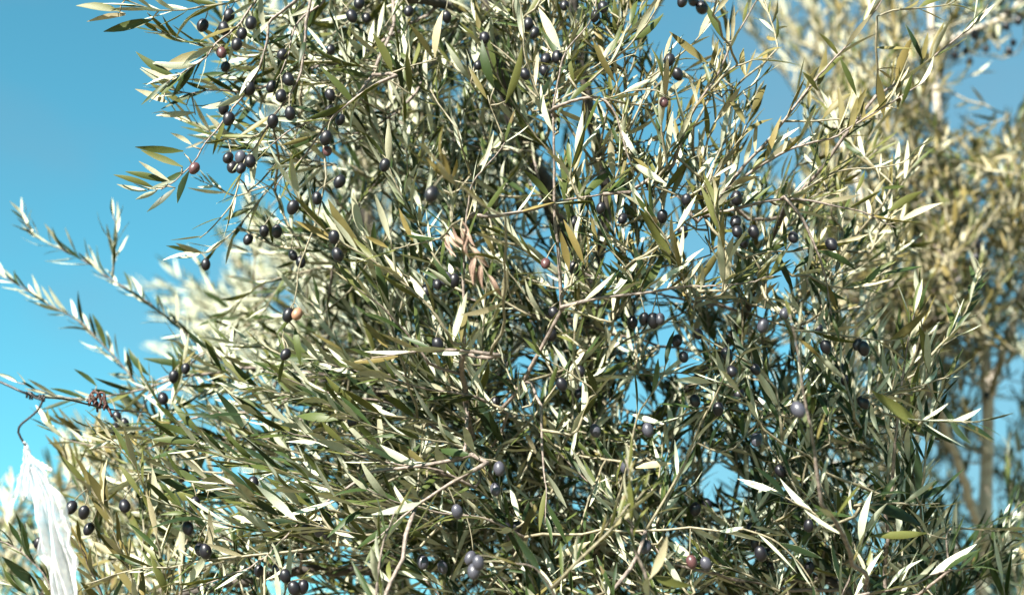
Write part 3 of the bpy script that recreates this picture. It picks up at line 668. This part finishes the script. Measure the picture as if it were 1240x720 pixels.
# ------------------------------------------------------------------ trees behind
def back_tree(name, label, base_px, d, tone, trunk_pts, limbs, fills, trunk_r, bark):
    b = P(base_px[0], base_px[1], d); b[2] = -0.03
    tr = Tree(name, b, label, 'tree', tone)
    tr.limb([b, b + np.array([0.04, 0.02, 0.6])] + [P(x, y, dd) for x, y, dd in trunk_pts], trunk_r[0], trunk_r[1], 'trunk', bark, sides=14, knob=0.025)
    for pts, r0, r1 in limbs: tr.limb([P(x, y, dd) for x, y, dd in pts], r0, r1, 'branch', bark, sides=8)
    for n, box, dr, ang, sp, kw in fills: fill(tr, n, box, dr, ang, sp, **kw)
    return tr
kwB = dict(L=0.056, under=0.26, length=(0.16, 0.36), sunb=0.45)
B = back_tree('olive_tree', 'golden-green olive tree with a slender pale trunk, behind the fruiting tree', (1200, 900), 3.25, 0.72,
    [(1196, 820, 3.25), (1193, 640, 3.25), (1195, 560, 3.25), (1196, 480, 3.25), (1188, 400, 3.27), (1170, 330, 3.3), (1150, 250, 3.3), (1138, 160, 3.3), (1130, 60, 3.3), (1125, -60, 3.3), (1120, -200, 3.3)],
    [([(1193, 660, 3.25), (1160, 560, 3.15), (1120, 450, 3.05), (1080, 340, 3.0), (1040, 230, 3.0), (1000, 120, 3.05)], 0.012, 0.004),
     ([(1196, 480, 3.25), (1230, 380, 3.2), (1255, 280, 3.2), (1270, 160, 3.2)], 0.011, 0.004),
     ([(1170, 330, 3.3), (1120, 250, 3.4), (1070, 150, 3.5), (1010, 60, 3.6)], 0.009, 0.004),
     ([(1130, 60, 3.3), (1170, 40, 3.2), (1215, 20, 3.15), (1250, -10, 3.1)], 0.008, 0.004),
     ([(1192, 690, 3.25), (1120, 640, 3.3), (1040, 580, 3.4), (960, 520, 3.5)], 0.011, 0.004)],
    [(90, (1000, 20, 1150, 330), (2.9, 3.7), 95, 40, kwB), (75, (1020, 330, 1180, 560), (2.85, 3.7), 85, 35, kwB),
     (42, (1150, 150, 1270, 330), (2.9, 3.5), 80, 35, kwB), (11, (1140, -60, 1260, 60), (2.9, 3.4), 45, 35, dict(kwB, tone=0.5)),
     (34, (1190, 300, 1290, 560), (3.3, 3.7), 70, 35, dict(kwB, tone=0.35)), (60, (1030, 560, 1280, 760), (3.28, 3.8), 80, 40, dict(kwB, tone=0.25)), (14, (1040, 640, 1290, 760), (2.7, 3.2), 80, 40, dict(kwB, tone=0.1)), (10, (1205, 380, 1290, 700), (2.8, 3.2), 100, 30, dict(kwB, tone=0.15)), (26, (1040, 130, 1240, 450), (2.75, 3.2), 85, 35, kwB), (18, (1080, 330, 1215, 470), (2.95, 3.3), 85, 30, dict(kwB, gaps=False)), (15, (1120, 430, 1260, 730), (3.45, 3.9), 85, 35, dict(kwB, gaps=False, tone=0.4)),
     (16, (900, 10, 1000, 130), (3.5, 4.2), 120, 35, dict(kwB, under=0.7)), (18, (880, 430, 1030, 740), (3.2, 3.9), 95, 40, dict(kwB, under=0.55)),
     (12, (960, 200, 1060, 420), (3.1, 3.8), 90, 35, dict(kwB, under=0.5)),
     (25, (1240, -100, 1500, 700), (3.0, 3.8), 70, 40, kwB), (25, (960, -320, 1300, -40), (3.0, 3.8), 90, 40, kwB)],
    (0.034, 0.006), M_PALEBARK)
kwC = dict(L=0.062, under=0.6, length=(0.2, 0.42), sunb=0.7)
C_ = back_tree('olive_tree', 'blurred silvery olive tree showing through gaps between the fruiting branches', (470, 1000), 4.6, 0.55,
    [(470, 700, 4.6), (460, 520, 4.6), (450, 380, 4.6), (440, 240, 4.6), (450, 80, 4.6), (455, -60, 4.6)],
    [([(460, 520, 4.6), (400, 440, 4.4), (340, 370, 4.3), (280, 310, 4.2)], 0.018, 0.006),
     ([(450, 380, 4.6), (420, 280, 4.5), (380, 180, 4.4), (340, 60, 4.4)], 0.016, 0.006),
     ([(465, 600, 4.6), (560, 500, 4.6), (640, 400, 4.6), (700, 280, 4.6)], 0.018, 0.006),
     ([(465, 600, 4.6), (560, 640, 4.7), (700, 640, 4.8), (860, 620, 4.9)], 0.018, 0.006)],
    [(130, (232, 292, 430, 430), (3.6, 4.8), 150, 35, dict(kwC, under=0.9, tone=0.3)), (50, (320, 0, 480, 300), (4.0, 5.0), 130, 40, dict(kwC, under=0.85, tone=0.3)), (34, (430, 0, 620, 300), (4.3, 5.0), 90, 40, kwC),
     (30, (420, 300, 680, 620), (4.2, 5.0), 90, 50, kwC), (16, (240, 420, 420, 700), (4.2, 4.9), 150, 40, kwC), (16, (780, 560, 980, 740), (4.5, 5.2), 90, 40, kwC), (16, (600, 560, 800, 740), (4.5, 5.2), 90, 40, kwC)],
    (0.12, 0.02), M_BARK)
kwD = dict(L=0.058, under=0.6, length=(0.15, 0.3), sunb=0.7)
D_ = back_tree('olive_tree', 'low pale olive tree whose top shows behind the hanging white plastic strip', (60, 1300), 3.3, 0.6,
    [(60, 1000, 3.3), (55, 860, 3.3), (50, 760, 3.3), (60, 680, 3.3)],
    [([(55, 860, 3.3), (120, 760, 3.2), (170, 670, 3.1), (190, 590, 3.1)], 0.012, 0.004), ([(55, 860, 3.3), (0, 780, 3.2), (-40, 700, 3.2), (-80, 620, 3.2)], 0.012, 0.004)],
    [(40, (-30, 620, 210, 760), (2.8, 3.6), 120, 40, kwD), (14, (70, 540, 200, 640), (2.9, 3.5), 130, 35, kwD), (14, (-200, 620, 0, 760), (2.9, 3.5), 110, 40, kwD), (20, (-100, 760, 250, 950), (2.9, 3.6), 110, 40, kwD)],
    (0.08, 0.012), M_BARK)

TREES = [A, B, C_, D_]
for tr, nt_ in zip(TREES, (230, 110, 60, 50)): finish(tr, ntwig=nt_)
if A.twigs[withered_idx]['obj']: A.twigs[withered_idx]['obj']['label'] = 'dead shoot with withered pinkish leaves'
link_leaves(TREES, (300, 300, 150, 120))

# ------------------------------------------------------------------ olives
OL = """246 31|277 19|271 35|287 54|273 81|302 107|271 131|277 144|304 28|292 41|435 4|426 20|444 22|495 14|541 21|400 60|342 66|349 96|400 115|351 137|330 147|399 135|412 145|395 167|341 116|329 105|587 46|579 79
684 7|647 40|640 29|661 72|635 90|659 86|821 90|811 73|850 9|826 2|838 1|720 20|730 9|674 69|277 191|302 195|292 204|282 202|250 320|300 290|466 200|319 280|335 280|355 309|364 317|409 308|404 287|384 240|355 251|530 344|550 340|515 352|411 220|522 235
729 252|754 265|695 325|802 262|831 242|851 236|891 269|892 280|900 292|914 281|892 240|725 355|695 269|826 281|960 287|1007 296|241 456|141 504|150 512|139 519|164 497|224 446|211 456|197 461|189 464|197 482|284 467|215 474|205 489|349 381|345 429|332 511|354 519|427 510|467 501|455 524|600 487|530 417
766 390|780 386|790 388|820 412|829 432|671 379|667 404|701 476|780 530|845 404|841 485|870 495|886 449|881 429|702 449|680 465|645 456|894 477|915 447|1029 435|1024 460|1046 422|1017 445|1045 487|1000 420|990 397|1039 417|151 612|101 620|235 609|227 639|241 665|249 667|291 677|221 550|222 575|305 707|306 585|107 640|180 566|47 657|309 620|300 617|87 614
394 625|370 640|396 647|315 657|336 690|314 691|346 697|367 710|356 712|519 655|482 679|457 712|614 639|842 616|856 610|910 639|915 657|921 670|929 671|625 637|730 672|934 685|989 616|979 687|945 570|940 591|961 606|966 616|980 636|790 521"""
OLB = "291 191|540 337|800 386|721 521|785 520|950 380|967 496|381 634|387 642|512 680|536 686|570 675|579 681|554 619|574 691|601 592|605 567|855 682|782 662|759 565|915 532|924 394"
OLR = "236 204|804 124|269 64|396 183|661 319|837 680"
OLP = "360 380"
OLRIGHT = "1219 32|1221 15|1227 52|1222 62|1234 25|1180 42|1156 67|1170 62|1195 59|1181 312|1185 296|1226 416|1195 479|1222 592|1160 55|1175 75|1205 45"
def olive_mesh(seed, mat):
    g = random.Random(seed); V = []; F = []; ns, nr = 12, 9
    asym = g.uniform(-0.06, 0.06)
    for i in range(nr + 1):
        th = math.pi * i / nr
        for k in range(ns):
            a = 2 * math.pi * k / ns
            r = math.sin(th) * 0.5 * (0.76 + asym * math.cos(th)) * (1 + 0.015 * math.sin(3 * a + seed))
            z = 0.5 * math.cos(th) * (1.0 + 0.04 * (i == nr))
            V.append((r * math.cos(a), r * math.sin(a), z - 0.5))
    for i in range(nr):
        for k in range(ns):
            k2 = (k + 1) % ns
            a, b, c, d = i * ns + k, i * ns + k2, (i + 1) * ns + k2, (i + 1) * ns + k
            F.append((a, d, c, b))
    me = bpy.data.meshes.new('olive'); me.from_pydata(V, [], F); me.materials.append(mat)
    me.polygons.foreach_set('use_smooth', [True] * len(F)); me.update(); return me
OM = [[olive_mesh(10 * m + s, M_OLIVE[m]) for s in range(3)] for m in range(4)]
def twig_cloud(tr):
    pts = np.vstack([t['c'][2::2] for t in tr.twigs]); v = pts - CAM; d = v @ fwd
    return pts, 620 + (v @ rgt) / (d * K), 360 - (v @ upv) / (d * K), d
def hang_olives(tr, rows, m, size, dmax, dmin=1.55, push=(-0.02, 0.04)):
    pts, X, Y, Dp = CL[id(tr)]
    for row in rows.replace('\n', '|').split('|'):
        x, y = map(float, row.split()); x += rng.normal() * 0.5
        if y > 430 and x > 160 and m == 0 and rng.random() < 0.28: continue
        cost = (X - x) ** 2 + (Y - (y - 16)) ** 2 + 900 * np.maximum(0, Dp - dmax) / 0.1 + 4000 * (Dp < dmin) + 300 * np.abs(Dp - 1.95)
        j = int(np.argmin(cost)); q = pts[j]; d = min(Dp[j], dmax + 0.15)
        L = size * rng.uniform(0.88, 1.12)
        ctr = P(x, y, d + (rng.uniform(*push) if y > 440 or tr is not A else rng.uniform(-0.035, 0.0)))
        axis = unit(UP + rnd3() * 0.45)                       # blossom end hangs down
        top = ctr + axis * L * 0.5
        z = axis; xx = unit(np.cross(z, rnd3())); yy = np.cross(z, xx)
        M = np.eye(4); M[:3, 0] = xx * L; M[:3, 1] = yy * L; M[:3, 2] = z * L; M[:3, 3] = top
        o = bpy.data.objects.new('olive', OM[m][int(rng.integers(3))]); col.objects.link(o); place(o, Matrix(M.tolist()), tr.root)
        dist = np.linalg.norm(q - top)
        mid = (q + top) / 2 + UP * 0.12 * dist + rnd3() * 0.06 * dist
        tt = np.linspace(0, 1, 7)[:, None]
        c = (1 - tt) ** 2 * (top - axis * L * 0.04) + 2 * tt * (1 - tt) * mid + tt ** 2 * q
        V, F = tube(c, np.linspace(0.0009, 0.0007, 7), 5)
        # stalk is a piece of the olive
        inv = np.linalg.inv(M); Vl = [(inv @ np.r_[v, 1])[:3] for v in V]
        me = bpy.data.meshes.new('stalk'); me.from_pydata([tuple(v) for v in Vl], [], F); me.materials.append(M_GREENTWIG)
        me.polygons.foreach_set('use_smooth', [True] * len(F)); me.update()
        s = bpy.data.objects.new('stalk', me); col.objects.link(s); s.parent = o
CL = {id(t): twig_cloud(t) for t in (A, B)}
hang_olives(A, OL, 0, 0.0195, 2.05)
hang_olives(A, OLB, 1, 0.0195, 1.9)
hang_olives(A, OLR, 2, 0.0185, 1.92, push=(-0.015, 0))
hang_olives(A, OLP, 3, 0.0185, 1.92, push=(-0.015, 0))
hang_olives(B, OLRIGHT, 0, 0.021, 3.3, 2.8)

# ------------------------------------------------------------------ wire and hanging plastic strip
dw = 1.72
w0 = P(-60, 440, dw)
wroot = empty('wire', w0, 'dark wire with a hook and rusty tie caught in the olive branch', 'wire')
def wire_part(name, pts, r, mat, parent=wroot, knob=0.0, r1=None):
    c, _ = resample(catmull(pts, 8), 0.006)
    V, F = tube(c, np.linspace(r, r1 or r, len(c)), 7, knob); return mesh_obj(name, V, F, mat, parent, c[0])
main = [P(-1400, 60, 1.5), P(-700, 255, 1.6), P(-300, 365, 1.64)] + [P(x, y, dw + 0.0035 * max(0, x - 40) ) for x, y in ((-60, 440), (0, 462), (38, 478), (80, 483), (110, 490), (140, 496), (178, 499))]
wire_part('strand', main, 0.0024, M_WIRE, r1=0.0011, knob=0.04)
wire_part('hook', [P(x, y, dw - 0.004) for x, y in ((34, 474), (44, 482), (52, 483), (50, 488), (46, 496), (36, 505), (25, 514), (22, 522), (26, 531), (31, 539))], 0.0014, M_WIRE)
def coil(x, y, d, n, rx, r, mat, name, wob=0.3):
    c0 = P(x, y, d); c1 = P(x + rx, y + rx * 0.15, d); tt = np.linspace(0, 1, n * 8)
    pts = []
    for t in tt:
        a = t * n * 2 * math.pi; rr = 0.0036 * (1 + wob * math.sin(5 * t * 6))
        pts.append(c0 + (c1 - c0) * t + upv * math.cos(a) * rr + fwd * math.sin(a) * rr)
    V, F = tube(np.array(pts), np.full(len(pts), r), 5); return mesh_obj(name, V, F, mat, wroot, pts[0])
coil(31, 478, dw, 3, 10, 0.0011, M_WIRE, 'binding')
coil(47, 481, dw, 3, 8, 0.0010, M_WIRE, 'binding')
dk = dw + 0.0035 * 80
coil(105, 488, dk, 4, 24, 0.0015, M_RUST, 'rusty_tie', 0.6)
for pts in (((108, 488), (110, 477), (117, 474), (122, 484), (121, 494)), ((114, 492), (117, 480), (125, 474), (128, 488), (134, 499)), ((119, 476), (126, 486), (131, 495), (136, 504)), ((110, 476), (116, 486), (118, 498))):
    wire_part('rusty_tie', [P(x, y, dk + rng.normal() * 0.004) for x, y in pts], 0.0019, M_RUST, knob=0.15)

def plastic():
    root = empty('plastic_strip', P(31, 538, dw - 0.004), 'shredded white plastic strip hanging from the hook of the wire', 'plastic')
    M = plastic_mat()
    def ribbon(name, cl, hw, pleats, nu, seed, fray=0.0):
        g = np.random.default_rng(seed)
        c = catmull([P(x, y, dw - 0.004) for x, y in cl], 10); n = len(c)
        h = np.interp(np.linspace(0, 1, n), np.linspace(0, 1, len(hw)), hw) * K * dw
        ph = g.uniform(0, 6, 4); V = []; F = []
        for i in range(n):
            t = i / (n - 1); tn = unit(c[min(i + 1, n - 1)] - c[max(i - 1, 0)]); sx = unit(np.cross(tn, fwd))
            for k in range(nu):
                u = 2 * k / (nu - 1) - 1
                z = h[i] * (0.20 * math.sin(pleats * u + ph[0] + 2.2 * t) + 0.25 * math.sin(2.3 * pleats * u + ph[1] - 4 * t) + 0.16 * math.sin(17 * t + 5 * u + ph[2]))
                e = h[i] * (u + 0.10 * math.sin(9 * t + 4 * u + ph[3]) + (0.16 * math.sin(31 * t + 7 * u) + 0.1 * math.sin(53 * t + ph[1])) * abs(u) ** 2)
                endfray = fray * (0.6 + 0.4 * math.sin(11 * u + ph[2])) * (t ** 6)
                V.append(c[i] + sx * e + fwd * z + tn * endfray + g.normal(size=3) * 0.00025)
        for i in range(n - 1):
            for k in range(nu - 1):
                a = i * nu + k; F.append((a, a + 1, a + nu + 1, a + nu))
        o = mesh_obj(name, V, F, M, root, c[0])
        s = o.modifiers.new('thickness', 'SOLIDIFY'); s.thickness = 0.00025
        ss = o.modifiers.new('smooth', 'SUBSURF'); ss.levels = 1; ss.render_levels = 1
        return o
    ribbon('tail', [(31, 538), (36, 553), (43, 570), (56, 600), (64, 640), (72, 680), (79, 718), (84, 770), (86, 830)], [1.5, 4, 9, 16, 19, 19, 18, 16, 12], 7.0, 34, 1, 0.02)
    ribbon('tail', [(31, 538), (32, 552), (31, 572), (28, 596)], [1.5, 3.5, 7, 11], 4.5, 20, 2, 0.01)
    ribbon('tail', [(33, 548), (41, 556), (50, 563), (59, 567)], [1.2, 2.5, 3.5, 2], 4.0, 14, 3, 0.006)
    V, F = tube(catmull([P(29, 535, dw - 0.006), P(32, 538, dw - 0.001), P(33, 541, dw - 0.006), P(30, 541, dw - 0.004)], 5), np.full(16, 0.0016), 6, 0.2)
    mesh_obj('knot', V, F, M, root, V[0])
plastic()
